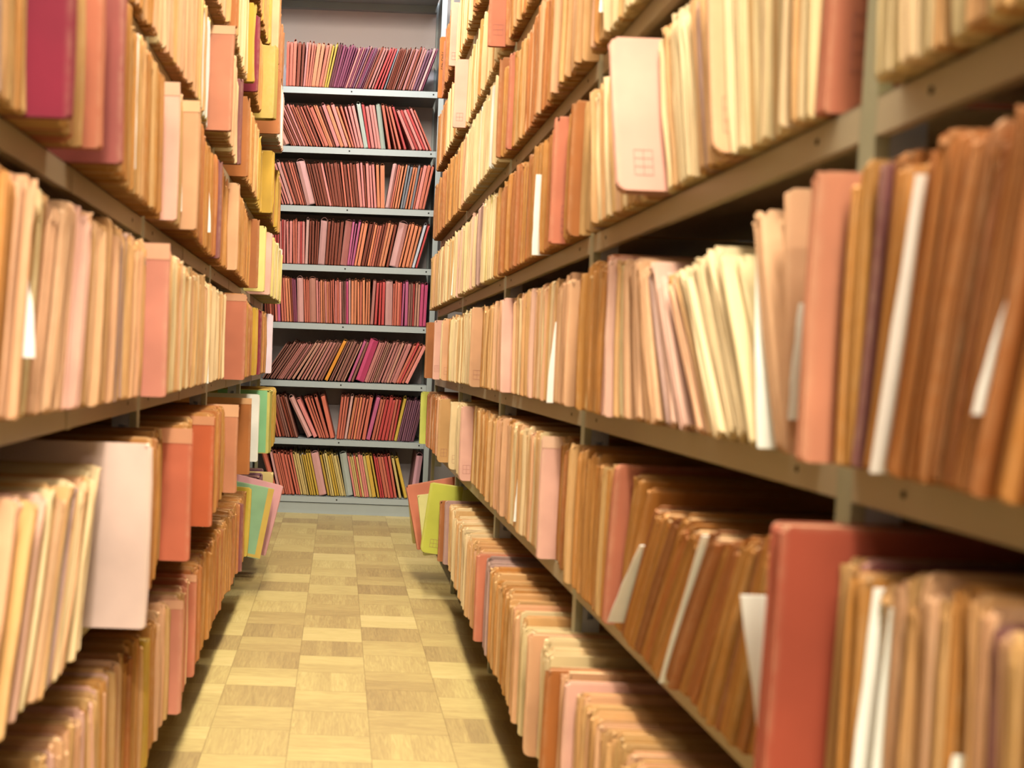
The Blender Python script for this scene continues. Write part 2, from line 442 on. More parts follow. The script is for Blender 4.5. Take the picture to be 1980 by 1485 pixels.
def rack(side):
    s = 1 if side == 'R' else -1
    X = XR if side == 'R' else XL
    o = empty('steel_rack', Matrix.Translation((X, Y0, 0)))
    inv = Matrix.Translation((-X, -Y0, 0))
    def bx(mb, x0, x1, y0, y1, z0, z1):
        a, b = sorted((X + s * x0, X + s * x1)); mb.box((a, y0, z0), (b, y1, z1), tf=inv)
    for k in range(len(POSTS) - 1):
        ya, yb = POSTS[k] + 0.013, POSTS[k + 1] - 0.013
        for z in LIP:
            mb = MB()
            bx(mb, 0.0, 0.0015, ya, yb, z, z + 0.03)
            bx(mb, 0.0, DEPTH, ya, yb, z + 0.029, z + 0.0305)
            bx(mb, 0.0015, 0.012, ya, yb, z, z + 0.0014)
            bx(mb, DEPTH - 0.0015, DEPTH, ya, yb, z + 0.0, z + 0.029)
            sh = mb.build('shelf', M_SHELF, o)
            for yy in (ya + 0.075, yb - 0.075):
                hb = MB(); hb.cyl(inv @ Vector((X - s * 0.0004, yy, z + 0.016)), 0.0032, (s, 0, 0), 0.0006)
                hb.build('rivet_hole', M_HOLE, sh)
            if side == 'L':
                jb = MB(); ym = 0.5 * (ya + yb) - 0.003
                bx(jb, -0.0012, -0.0001, ym - 0.009, ym + 0.009, z - 0.001, z + 0.0295)
                tag(jb.build('lip_joint', M_SHELF, sh), 'narrow joint plate on the lip')
    for y in POSTS:
        mb = MB()
        bx(mb, 0.0, 0.003, y - 0.0125, y + 0.0125, 0.0, 2.45)
        bx(mb, 0.003, 0.012, y - 0.0125, y - 0.0095, 0.0, 2.45)
        bx(mb, 0.003, 0.012, y + 0.0095, y + 0.0125, 0.0, 2.45)
        bx(mb, DEPTH - 0.003, DEPTH, y - 0.0125, y + 0.0125, 0.0, 2.45)
        up = mb.build('upright', M_POST, o)
        for z in LIP:
            b2 = MB()
            for (xa, xb, za, zb) in ((0.012, 0.021, -0.06, 0.028), (0.032, 0.042, -0.06, 0.028), (0.021, 0.032, -0.06, -0.036), (0.021, 0.032, -0.024, 0.028)):
                bx(b2, xa, xb, y - 0.011, y - 0.0085, z + za, z + zb)
            bx(b2, 0.012, 0.04, y + 0.002, y + 0.004, z - 0.06, z + 0.028)
            b2.build('bracket', M_BRACKET, up)
    return o

rk = rack('R'); tag(rk, 'tall grey-green steel rack of tan folders along the right-hand wall of the aisle', 'rack')
rk = rack('L'); tag(rk, 'tall grey-green steel rack of tan folders along the left-hand wall of the aisle', 'rack')

# end rack
YB, XBC = 5.24, 0.0142
BH = [2.137 - 0.2946 * i for i in range(8)]           # lip hole heights, top row first
BTOP = [h + 0.0165 for h in BH]
BX0, BX1 = XBC - 0.436, XBC + 0.436
def end_rack():
    o = empty('steel_rack', Matrix.Translation((XBC, YB, 0)))
    inv = Matrix.Translation((-XBC, -YB, 0))
    def B(mb, x0, x1, y0, y1, z0, z1): mb.box((x0, YB + y0, z0), (x1, YB + y1, z1), tf=inv)
    for z in BH:
        mb = MB()
        B(mb, BX0, BX1, 0, 0.0015, z - 0.016, z + 0.016)
        B(mb, BX0, BX1, 0, 0.33, z + 0.0145, z + 0.016)
        B(mb, BX0, BX1, 0.0015, 0.012, z - 0.016, z - 0.0145)
        sh = mb.build('shelf', M_END, o)
        for xx in (XBC - 0.411, XBC, XBC + 0.411):
            hb = MB(); hb.cyl(inv @ Vector((xx, YB - 0.0004, z)), 0.0042, (0, 1, 0), 0.0006); hb.build('rivet_hole', M_HOLE, sh)
    for x in (XBC - 0.45, XBC + 0.45):
        mb = MB(); B(mb, x - 0.013, x + 0.013, -0.001, 0.003, 0, 2.70); B(mb, x - 0.013, x + 0.013, 0.33, 0.334, 0, 2.70)
        B(mb, x - 0.0015, x + 0.0015, 0.003, 0.33, 0.0, 2.70)
        mb.build('upright', M_END, o)
    mb = MB(); B(mb, BX0, BX1, 0.33, 0.333, 0.06, 2.70); tag(mb.build('back_panel', M_ENDPANEL, o), 'pale lilac-grey sheet steel back')
    mb = MB(); B(mb, BX0, BX1, 0.006, 0.008, 0.0, 0.055); mb.build('kick_plate', M_END, o)
    mb = MB(); B(mb, BX0, BX1, 0.0, 0.332, 2.675, 2.70); B(mb, BX0, BX1, 0.30, 0.329, 2.64, 2.675); B(mb, BX0, BX1, 0.0, 0.002, 2.64, 2.675)
    mb.build('top_panel', M_END, o)
    tag(o, 'grey steel rack of red and pink wallets closing off the end of the aisle', 'rack')
end_rack()

# ------------------------------------------------------------------ room shell
def slab(name, lo, hi, mat):
    mb = MB(); mb.box(lo, hi); o = mb.build(name, mat); tag(o, kind='structure'); return o
RX0, RX1, RY0, RY1, RZ = -1.25, 1.33, -4.2, 5.62, 3.15
slab('floor', (RX0, RY0, -0.05), (RX1, RY1, 0.0), M_FLOOR)
slab('ceiling', (RX0, RY0, RZ), (RX1, RY1, RZ + 0.05), M_CEIL)
slab('wall_back', (RX0, RY1, 0), (RX1, RY1 + 0.05, RZ), M_WALL)
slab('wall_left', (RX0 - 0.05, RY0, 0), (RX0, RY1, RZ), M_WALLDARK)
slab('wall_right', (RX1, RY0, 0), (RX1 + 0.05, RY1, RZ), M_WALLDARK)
slab('wall_front', (RX0, RY0 - 0.05, 0), (RX1, RY0, RZ), M_WALL)

# ------------------------------------------------------------------ side rows (columns of the photo, in order of rising column)
# ('s', end column, distance of the fronts from the aisle axis, mean thickness mm, lean deg, colours)
# ('F', front column, column where the next folders hide it, distance, colour, lean, label, short name, options)
# ('p', column, lean, from, to, poke-out, label)  a white slip
STAMP = (2, 2, 0.011, 0.013, 0.012, 0.022)
ROWS = {
 ('R', 6): (846, [
    ('F', 847, 857, .368, 'r', 0, 'orange-brown folder with a handwritten number, far end of the seventh shelf, right rack', 'numbered brown folder', dict(text='7845 403', h=.25)),
    ('s', 868, .38, 12, 2, 'rsr'),
    ('F', 869, 886, .365, 'k', 2, 'pale pink folder with a printed grid near the far end of the seventh right-rack shelf', 'pale pink folder', dict(stamp=STAMP)),
    ('s', 915, .385, 11, 0, 'cco'), ('s', 990, .385, 12, 0, 'otro')]),
 ('R', 5): (845, [
    ('s', 866, .385, 13, 0, 'rop'), ('s', 876, .385, 10, 3, 'co'),
    ('F', 877, 903, .360, 'k', 2, 'broad pale pink folder with a printed grid on the sixth shelf of the right rack', 'pale pink folder', dict(stamp=STAMP)),
    ('s', 944, .39, 9, 0, 'ctcoc'),
    ('F', 946, 980, .348, 's', 0, 'wide salmon-brown folder with a printed grid poking out of the sixth right-rack shelf', 'salmon folder', dict(stamp=(2, 2, .012, .013, .013, .028))),
    ('s', 1030, .395, 11, 0, 'otrt'), ('s', 1130, .395, 12, 0, 'otp'), ('s', 1700, .395, 13, 0, 'ttcp')]),
 ('R', 4): (840, [
    ('s', 862, .385, 13, 0, 'brob'), ('s', 893, .39, 11, 0, 'otor'), ('s', 899, .385, 12, 0, 'p'),
    ('s', 961, .385, 8, 0, 'ccccw'),
    ('F', 962, 976, .372, 'b', 0, 'tall dusky brown folder between the cream and ochre ones, right rack, fifth shelf', 'dusky brown folder', dict(h=.245)),
    ('s', 981, .388, 9, 0, 'ot'),
    ('F', 981, 991, .38, 's', 0, 'slim salmon-red folder just before the dusky brown one, right rack, fifth shelf', 'salmon-red folder', {}),
    ('s', 1015, .395, 11, 0, 'toto'), ('s', 1062, .39, 13, 0, 'rprp'),
    ('s', 1118, .388, 15, 0, 'ptpot'), ('s', 1158, .392, 13, -2, 'ttpt'), ('s', 1172, .395, 11, -8, 'to'),
    ('p', 1175, -6, .04, .20, .01, 'white paper slip showing among tan folders, right rack, fifth shelf'),
    ('s', 1260, .40, 11, -6, 'ctcc'), ('s', 1340, .40, 12, -4, 'cct'), ('s', 2100, .40, 13, 0, 'cttp')]),
 ('R', 3): (832, [
    ('s', 860, .39, 12, 0, 'cttp'), ('s', 880, .393, 8, 0, 'ctc'),
    ('p', 883, 0, .01, .20, .012, 'narrow white slip between cream folders near the far end, right rack, fourth shelf'),
    ('s', 921, .395, 10, 0, 'ckcc'), ('s', 931, .392, 24, 0, 'l'), ('s', 956, .396, 8, 0, 'ccvc'),
    ('s', 1042, .392, 10, 0, 'orobor'),
    ('p', 1047, 3, .0, .16, .014, 'long cream-white slip beside dark ochre folders, right rack, fourth shelf'),
    ('s', 1062, .395, 13, 0, 'ro'),
    ('F', 1066, 1094, .374, 's', 0, 'salmon-tan folder with a faint stamp by the second steel post, right rack, fourth shelf', 'salmon-tan folder', dict(stamp=(1, 4, .012, .012, .02, .02))),
    ('s', 1100, .39, 10, 0, 'o'),
    ('F', 1100, 1122, .38, 'r', 0, 'orange-tan folder with rounded foot next to the salmon-tan one, right rack, fourth shelf', 'orange-tan folder', dict(cut=.012)),
    ('s', 1150, .392, 12, -14, 'otlp'), ('s', 1190, .395, 11, -18, 'tpct'),
    ('F', 1196, 1286, .345, 'k', -20, 'wide pale pink folder with a printed grid sticking out of the fourth right-rack shelf', 'wide pink folder', dict(stamp=(2, 3, .012, .012, .024, .022), cut=.012, tint='e2a896')),
    ('s', 1345, .398, 11, -18, 'ctcct'), ('s', 1384, .398, 11, -15, 'lpct'),
    ('F', 1388, 1426, .375, 'p', -14, 'peach folder with a stamped grid and rounded foot, right rack, fourth shelf', 'stamped peach folder', dict(stamp=(2, 3, .011, .013, .013, .022), cut=.012)),
    ('s', 1480, .402, 8, -10, 'cctc'), ('s', 1598, .40, 7, -3, 'cccct'),
    ('F', 1604, 1670, .402, 's', 0, 'broad salmon-red folder with a dark stamped grid beside the nearest steel post, right rack', 'salmon-red folder', dict(stamp=(2, 3, .012, .016, .022, .035), t=18)),
    ('s', 1686, .395, 15, -3, ''), ('s', 2100, .390, 15, -3, 'ctccc')]),
 ('R', 2): (820, [
    ('F', 822, 838, .350, 'b', 0, 'mauve-brown folder at the far end of the third shelf of the right rack', 'mauve-brown folder', {}),
    ('F', 838, 853, .362, 'k', 0, 'pale pink folder with printed lines near the far end, right rack, third shelf', 'pale pink folder', dict(stamp=(1, 4, .022, .006, .006, .03))),
    ('s', 856, .392, 9, 0, 'c'),
    ('F', 854, 867, .378, 'p', 0, 'peach folder with a small printed grid near the far end, right rack, third shelf', 'small peach folder', dict(stamp=STAMP, cut=.01)),
    ('s', 872, .395, 9, 0, 'or'), ('s', 904, .40, 8, 0, 'tccc'),
    ('F', 909, 933, .375, 'p', 0, 'broad peach folder with a printed grid and rounded foot, right rack, third shelf', 'broad peach folder', dict(stamp=STAMP, cut=.01)),
    ('s', 950, .40, 10, 0, 'oto'), ('s', 968, .40, 11, -10, 'tp'),
    ('F', 970, 992, .385, 'k', -8, 'slanting pale pink folder among tan ones halfway along the third right-rack shelf', 'slanting pink folder', {}),
    ('s', 1040, .40, 10, 0, 'ptkct'), ('s', 1074, .40, 10, 0, 'tctp'),
    ('p', 1078, 0, .0, .15, .013, 'bright white slip among tan folders by the second steel post, right rack, third shelf'),
    ('s', 1104, .39, 16, 0, 'pp'), ('s', 1168, .382, 12, 0, 'otoob'), ('s', 1183, .382, 16, -5, 'k'),
    ('s', 1230, .39, 13, -16, 'tptc'), ('s', 1288, .392, 14, -30, 'otpl'), ('s', 1330, .39, 17, -38, 'kp'),
    ('s', 1385, .392, 15, -38, 'opt'), ('s', 1478, .395, 15, -30, 'ctctc'),
    ('s', 1498, .398, 13, -20, 'ct'),
    ('p', 1506, -16, .0, .19, .012, 'wide white slip between leaning cream folders, right rack, third shelf'),
    ('s', 1548, .392, 20, -6, 'pp'),
    ('p', 1553, -2, .03, .13, .006, 'short white slip against the salmon-pink folder, right rack, third shelf'),
    ('F', 1560, 1624, .367, 's', 0, 'broad salmon-pink folder with a faint stamp by the nearest post, right rack, third shelf', 'salmon-pink folder', dict(stamp=(1, 3, .02, .02, .03, .03), t=12, tint='d28c6c')),
    ('s', 1650, .392, 15, 0, 'oo'), ('s', 1672, .392, 13, 4, 'mo'), ('s', 1712, .39, 15, 8, 'oro'),
    ('p', 1722, 10, .0, .21, .007, 'long grey-white slip leaning among reddish folders nearest the camera, right rack'),
    ('s', 1810, .388, 12, 9, 'rsrr'),
    ('s', 1915, .386, 12, 10, 'srbr'),
    ('p', 1928, 10, .05, .13, .014, 'short white label sticking out at the near end, right rack, third shelf'),
    ('s', 2120, .386, 12, 10, 'brorr')]),
 ('R', 1): (810, [
    ('F', 812, 824, .362, 'g', 0, 'lime folder at the far end of the second shelf of the right rack', 'lime folder', {}),
    ('s', 846, .385, 10, 0, 'rspr'),
    ('F', 847, 869, .365, 't', 0, 'broad tan folder with curled top and a small printed grid, right rack, second shelf', 'curled tan folder', dict(stamp=STAMP, cut=.01)),
    ('F', 869, 885, .38, 'c', 0, 'cream folder with a printed grid between tan and pink ones, right rack, second shelf', 'cream folder', dict(stamp=STAMP, cut=.012)),
    ('s', 890, .39, 9, 0, 'c'),
    ('F', 889, 914, .378, 'k', 0, 'pale pink folder with a printed grid and rounded foot, right rack, second shelf', 'pale pink folder', dict(stamp=STAMP, cut=.012)),
    ('s', 958, .397, 9, 0, 'toto'), ('s', 985, .397, 12, 0, 'pop'), ('s', 1004, .40, 9, 0, 'tct'),
    ('p', 1008, 0, .02, .14, .010, 'pale green-white slip among tan folders, right rack, second shelf'),
    ('s', 1036, .398, 11, 0, 'pct'),
    ('F', 1042, 1077, .382, 'k', 0, 'very pale pink folder by the second steel post, right rack, second shelf', 'very pale folder', dict(tab=.02)),
    ('s', 1110, .392, 13, 0, 'rot'), ('s', 1166, .392, 13, 2, 'otoo'),
    ('F', 1172, 1205, .385, 's', 6, 'salmon folder in shadow where the leaning ochre folders begin, right rack, second shelf', 'shadowed salmon folder', {}),
    ('s', 1196, .39, 12, 32, 'oo'),
    ('p', 1214, 36, .02, .17, .015, 'white paper corner poking out low among leaning ochre folders, right rack'),
    ('s', 1255, .39, 13, 34, 'oob'), ('s', 1290, .39, 13, 32, 'orl'),
    ('p', 1318, 30, .0, .22, .012, 'long white sheet between leaning ochre folders, right rack, second shelf'),
    ('s', 1450, .39, 14, 16, 'orobro'),
    ('p', 1462, 4, .0, .17, .04, 'large white card standing against the salmon-red folder, right rack, second shelf'),
    ('F', 1468, 1588, .34, 's', 2, 'wide salmon-red folder with a form stamp below the nearest post, right rack, second shelf', 'wide red folder', dict(stamp=(1, 1, .05, .035, .03, .012), t=20, h=.245, tint='b4553e')),
    ('s', 1628, .39, 14, 0, 'tot'), ('s', 1640, .388, 9, 0, 'm'), ('s', 1682, .39, 14, 0, 'oto'),
    ('p', 1692, -1, .0, .21, .013, 'tall white slip, the farther of a pair at the near end, right rack, second shelf'),
    ('s', 1712, .392, 10, -1, 't'),
    ('p', 1720, -2, .0, .20, .013, 'tall white slip, the nearer of a pair at the near end, right rack, second shelf'),
    ('s', 1850, .388, 11, -3, 'topt'),
    ('p', 1866, -5, .0, .13, .014, 'short pointed white slip nearest the camera, right rack, second shelf'),
    ('s', 1905, .388, 14, -3, 'pt'), ('s', 1918, .386, 9, -3, 'm'), ('s', 2150, .386, 14, -3, 'tpo')]),
 ('R', 0): (846, [
    ('F', 848, 860, .345, 'b', 0, 'brown folder just before the lime one on the bottom shelf, right rack', 'brown folder', dict(h=.20)),
    ('F', 858, 868, .358, 'l', -4, 'slim lilac-pink folder next to the brown one, bottom shelf, right rack', 'lilac-pink folder', {}),
    ('s', 906, .352, 8, 0, 'tctc'), ('s', 917, .352, 12, 0, 'pt'),
    ('F', 918, 936, .338, 's', 0, 'salmon folder with a small stamp on the bottom shelf of the right rack', 'salmon folder', dict(stamp=(1, 3, .012, .012, .022, .022))),
    ('s', 943, .350, 10, 0, 'l'), ('s', 985, .348, 9, 0, 'toto'),
    ('s', 1002, .345, 11, 0, 'pt'), ('s', 1018, .342, 11, 0, 'tc'),
    ('F', 1016, 1042, .330, 'p', 0, 'broad peach folder with rounded foot before the dark brown one, bottom shelf, right rack', 'broad peach folder', dict(stamp=(1, 3, .01, .014, .022, .012), cut=.012)),
    ('s', 1046, .345, 10, 2, 'c'),
    ('F', 1046, 1074, .322, 'r', 4, 'dark orange-brown folder with handwriting on the bottom shelf of the right rack', 'written-on folder', dict(text='1031', h=.205, tsize=.028, tv=.026, tw=.17)),
    ('s', 1082, .344, 12, 2, 'p'),
    ('F', 1082, 1104, .335, 'k', 0, 'pale pink folder next to the written-on one, bottom shelf, right rack', 'pale pink folder', {}),
    ('s', 1160, .352, 9, 0, 'ttp'), ('s', 1500, .360, 11, 0, 'tptt')]),
 ('L', 7): (470, [('s', 505, .295, 14, 0, 'yo'), ('s', 545, .29, 20, 0, 'oyry')]),
 ('L', 6): (436, [
    ('s', 478, .295, 11, 0, 'toct'),
    ('F', 479, 494, .276, 'y', 0, 'tall yellow folder near the far end of the seventh shelf, left rack', 'tall yellow folder', dict(t=22)),
    ('s', 500, .288, 14, 0, 'sd'), ('s', 522, .285, 14, 0, 'oyo'),
    ('F', 524, 540, .262, 'p', 3, 'salmon-peach folder at the far end of the seventh shelf, left rack', 'salmon-peach folder', {}),
    ('s', 548, .275, 18, 0, 'b')]),
 ('L', 5): (370, [
    ('s', 405, .31, 12, 0, 'ot'),
    ('s', 448, .30, 12, 0, 'pptp'),
    ('F', 448, 462, .28, 'r', 0, 'orange-tan folder among the cream ones on the sixth shelf, left rack', 'orange-tan folder', {}),
    ('s', 476, .295, 8, 0, 'tcc'),
    ('F', 477, 494, .280, 'y', 0, 'yellow folder with frayed foot on the sixth shelf, left rack', 'frayed yellow folder', dict(t=24, ragged=2.2)),
    ('F', 493, 501, .278, 'd', 0, 'slim crimson folder beside the yellow one on the sixth shelf, left rack', 'crimson folder', {}),
    ('s', 508, .285, 12, 0, 'o'),
    ('F', 506, 533, .245, 'v', 0, 'fat straw-yellow wallet bulging from the sixth shelf of the left rack', 'fat yellow wallet', dict(t=40, h=.245, tint='cdb25a', facet=(.62, .016))),
    ('F', 533, 543, .245, 'b', 0, 'dull brown folder behind the fat yellow wallet, sixth shelf, left rack', 'dull brown folder', {}),
    ('s', 548, .255, 14, 6, 'kw')]),
 ('L', 4): (225, [
    ('s', 300, .318, 13, 0, 'otp'), ('s', 345, .31, 15, 0, 'pct'), ('s', 388, .302, 14, 0, 'pptp'),
    ('s', 405, .30, 10, 2, 'vtw'),
    ('F', 404, 450, .268, 's', 6, 'broad salmon-brown folder with a turned top sticking out of the fifth shelf, left rack', 'broad salmon folder', dict(tab=.018, h=.245, tint='c47f60')),
    ('s', 457, .298, 9, 0, 'tpc'),
    ('F', 456, 468, .285, 'm', 0, 'dusky mauve folder among tan ones on the fifth shelf, left rack', 'mauve folder', {}),
    ('p', 469, 0, .02, .21, .012, 'narrow white slip behind the mauve folder, left rack, fifth shelf'),
    ('F', 470, 482, .282, 'r', 0, 'orange-brown folder behind the white slip, left rack, fifth shelf', 'orange-brown folder', {}),
    ('s', 497, .292, 9, 0, 'otto'), ('s', 504, .29, 9, 0, 'vy'),
    ('F', 504, 528, .262, 'y', 5, 'mustard-yellow folder with torn top on the fifth shelf, left rack', 'torn yellow folder', dict(t=26, ragged=2.5)),
    ('s', 532, .275, 14, 3, 'ry'),
    ('F', 530, 537, .268, 'y', 2, 'narrow yellow folder at the far end of the fifth shelf, left rack', 'narrow yellow folder', dict(t=18, ragged=2)),
    ('s', 541, .275, 12, 0, 'oy')]),
 ('L', 3): (-40, [
    ('s', 40, .312, 14, 0, 'tlot'), ('s', 94, .308, 12, 0, 'otot'),
    ('F', 95, 142, .268, 'd', 0, 'dark maroon folder between tan ones nearest the camera, left rack, fourth shelf', 'maroon folder', dict(t=10)),
    ('s', 162, .302, 13, 0, 'st'),
    ('F', 160, 200, .272, 's', 0, 'orange-red folder just behind the maroon one, left rack, fourth shelf', 'orange-red folder', {}),
    ('F', 200, 240, .268, 'l', 0, 'dusky mauve-red folder behind the orange-red one, left rack, fourth shelf', 'mauve-red folder', dict(tint='b0605a')),
    ('s', 253, .302, 10, 0, 'ot'),
    ('p', 256, 0, .03, .215, .012, 'long white slip among ochre folders, left rack, fourth shelf'),
    ('s', 316, .30, 8, 0, 'otot'),
    ('F', 317, 340, .283, 'k', 0, 'pale pink folder with a tan top band, left rack, fourth shelf', 'banded pink folder', dict(tab=.02)),
    ('s', 348, .298, 8, 0, 'pt'),
    ('p', 351, 0, .03, .2, .006, 'hair-thin white sheet edge beside the banded pink folder, left rack'),
    ('F', 354, 384, .266, 'p', 0, 'broad peach folder with pale top band near the second steel post, left rack, fourth shelf', 'broad peach folder', dict(tab=.018)),
    ('s', 400, .30, 10, 0, 'rob'),
    ('p', 403, 3, .04, .15, .012, 'small white slip low among dark ochre folders, left rack, fourth shelf'),
    ('s', 415, .298, 12, 0, 'or'),
    ('F', 416, 428, .287, 'm', 0, 'brownish mauve folder among ochre ones, left rack, fourth shelf', 'mauve folder', {}),
    ('s', 440, .298, 10, 0, 'or'),
    ('F', 440, 461, .278, 'p', 0, 'peach folder with a tiny white tag, left rack, fourth shelf', 'tagged peach folder', {}),
    ('s', 482, .298, 9, 0, 'rooo'),
    ('F', 482, 500, .280, 'b', 0, 'dark brown folder before the pale yellow one, left rack, fourth shelf', 'dark brown folder', {}),
    ('F', 499, 513, .270, 'v', 0, 'pale yellow folder near the far end, left rack, fourth shelf', 'pale yellow folder', dict(t=24, tint='f0e08c')),
    ('F', 512, 524, .262, 'k', 2, 'pale pink folder at the far end, left rack, fourth shelf', 'far pink folder', {}),
    ('s', 545, .258, 13, 14, 'vwvc')]),
 ('L', 2): (-40, [
    ('s', 28, .300, 15, 12, 'ptto'),
    ('p', 36, 14, .06, .14, .018, 'white label sticking out between cream folders nearest the camera, left rack'),
    ('s', 70, .298, 14, 14, 'tct'), ('s', 104, .295, 14, 14, 'ckp'), ('s', 150, .292, 15, 10, 'pkpt'),
    ('s', 205, .29, 14, 6, 'ptpt'), ('s', 282, .292, 11, 4, 'tltptp'),
    ('F', 281, 322, .258, 'k', 2, 'warm pink folder with a pale top band by the nearest post, left rack, third shelf', 'warm pink folder', dict(tab=.022, tint='e89a84')),
    ('s', 400, .302, 9, 3, 'tcptc'),
    ('p', 404, 3, .0, .17, .008, 'thin pale green slip among cream folders, left rack, third shelf'),
    ('s', 432, .30, 8, 2, 'cctc'),
    ('F', 431, 474, .254, 's', 0, 'broad salmon folder with a paler top band, left rack, third shelf', 'broad salmon folder', dict(tab=.016)),
    ('s', 487, .292, 10, 0, 'or'),
    ('F', 486, 497, .278, 'y', 0, 'yellow folder behind the ochre ones near the far end, left rack, third shelf', 'yellow folder', dict(t=20)),
    ('F', 496, 505, .275, 'd', 0, 'dark red folder behind the yellow one, left rack, third shelf', 'dark red folder', {}),
    ('s', 515, .275, 16, 4, 'ob'),
    ('F', 514, 526, .258, 'w', 2, 'lilac-white folder at the far end, left rack, third shelf', 'lilac-white folder', dict(tint='e6d6e4', t=8))]),
 ('L', 1): (-60, [
    ('s', 30, .298, 15, 24, 'ktp'), ('s', 110, .292, 10, 27, 'tltctp'), ('s', 158, .298, 10, 20, 'tpct'),
    ('F', 156, 262, .238, 'k', 3, 'very wide pale pink folder sticking far out of the second shelf, left rack', 'very wide pink folder', dict(t=12, h=.24, tint='fbdfd4')),
    ('p', 264, 8, .0, .2, .006, 'grey-white sheet edge behind the very wide pink folder, left rack, second shelf'),
    ('s', 302, .300, 10, 6, 'otoro'),
    ('F', 300, 364, .246, 's', 0, 'broad bright salmon folder with a tan top band, left rack, second shelf', 'bright salmon folder', dict(tab=.024, t=14, tint='e27c5c')),
    ('s', 372, .292, 9, 0, 'to'),
    ('F', 366, 412, .252, 's', 0, 'burnt-orange folder behind the bright salmon one, left rack, second shelf', 'burnt-orange folder', dict(tab=.016, tint='d2693f')),
    ('s', 432, .288, 9, 0, 'oro'),
    ('F', 430, 458, .254, 'p', 0, 'peach-salmon folder with two pale top bands, left rack, second shelf', 'peach-salmon folder', dict(tab=.03, tint='e39a72')),
    ('F', 456, 485, .256, 'r', 0, 'orange-brown folder before the white paper, left rack, second shelf', 'orange-brown folder', dict(tab=.016)),
    ('F', 485, 500, .262, 'w', 3, 'bundle of white paper between brown and lime folders, left rack, second shelf', 'white bundle', dict(t=8)),
    ('F', 497, 524, .240, 'g', 0, 'big lime and green wallet at the far end of the second shelf, left rack', 'lime-green wallet', dict(t=40, h=.235, tint='c9c562', band=('8fcf94', .018, .2))),
    ('s', 532, .255, 12, 0, 'y')]),
 ('L', 0): (-80, [
    ('s', 232, .296, 9, 0, 'ptpktop'), ('s', 278, .288, 12, 0, 'otro'),
    ('F', 276, 284, .278, 'y', 0, 'mustard-yellow folder among tan ones, bottom shelf, left rack', 'mustard folder', dict(t=14)),
    ('s', 302, .285, 11, 0, 'oro'), ('s', 330, .285, 10, 0, 'tppt'),
    ('F', 328, 352, .262, 'k', 0, 'pink folder with a dog-eared top corner, bottom shelf, left rack', 'dog-eared pink folder', dict(tint='e89a80', tab=.014)),
    ('s', 362, .284, 11, 0, 'tsp'),
    ('F', 360, 378, .268, 's', 0, 'salmon-brown folder behind the dog-eared pink one, bottom shelf, left rack', 'salmon-brown folder', dict(tab=.012)),
    ('s', 460, .282, 10, 0, 'oror'),
    ('F', 459, 470, .268, 'm', 0, 'dusky mauve folder at the far end of the ochre ones, bottom shelf, left rack', 'mauve folder', dict(tint='9c5a58')),
    ('s', 474, .282, 9, 0, 'oo')]),
}
NTH = {1: 'first', 2: 'second', 3: 'third', 4: 'fourth', 5: 'fifth', 6: 'sixth', 7: 'seventh', 8: 'eighth', 9: 'ninth', 10: 'tenth', 11: 'eleventh', 12: 'twelfth'}
def nth(n):
    if n in NTH: return NTH[n]
    return str(n) + ('th' if 10 <= n % 100 <= 20 else {1: 'st', 2: 'nd', 3: 'rd'}.get(n % 10, 'th'))
SHELF = ['bottom shelf', 'second shelf up', 'third shelf up', 'fourth shelf up', 'fifth shelf up', 'sixth shelf up', 'seventh shelf up', 'eighth shelf up']
RACK = {'R': 'right rack', 'L': 'left rack'}

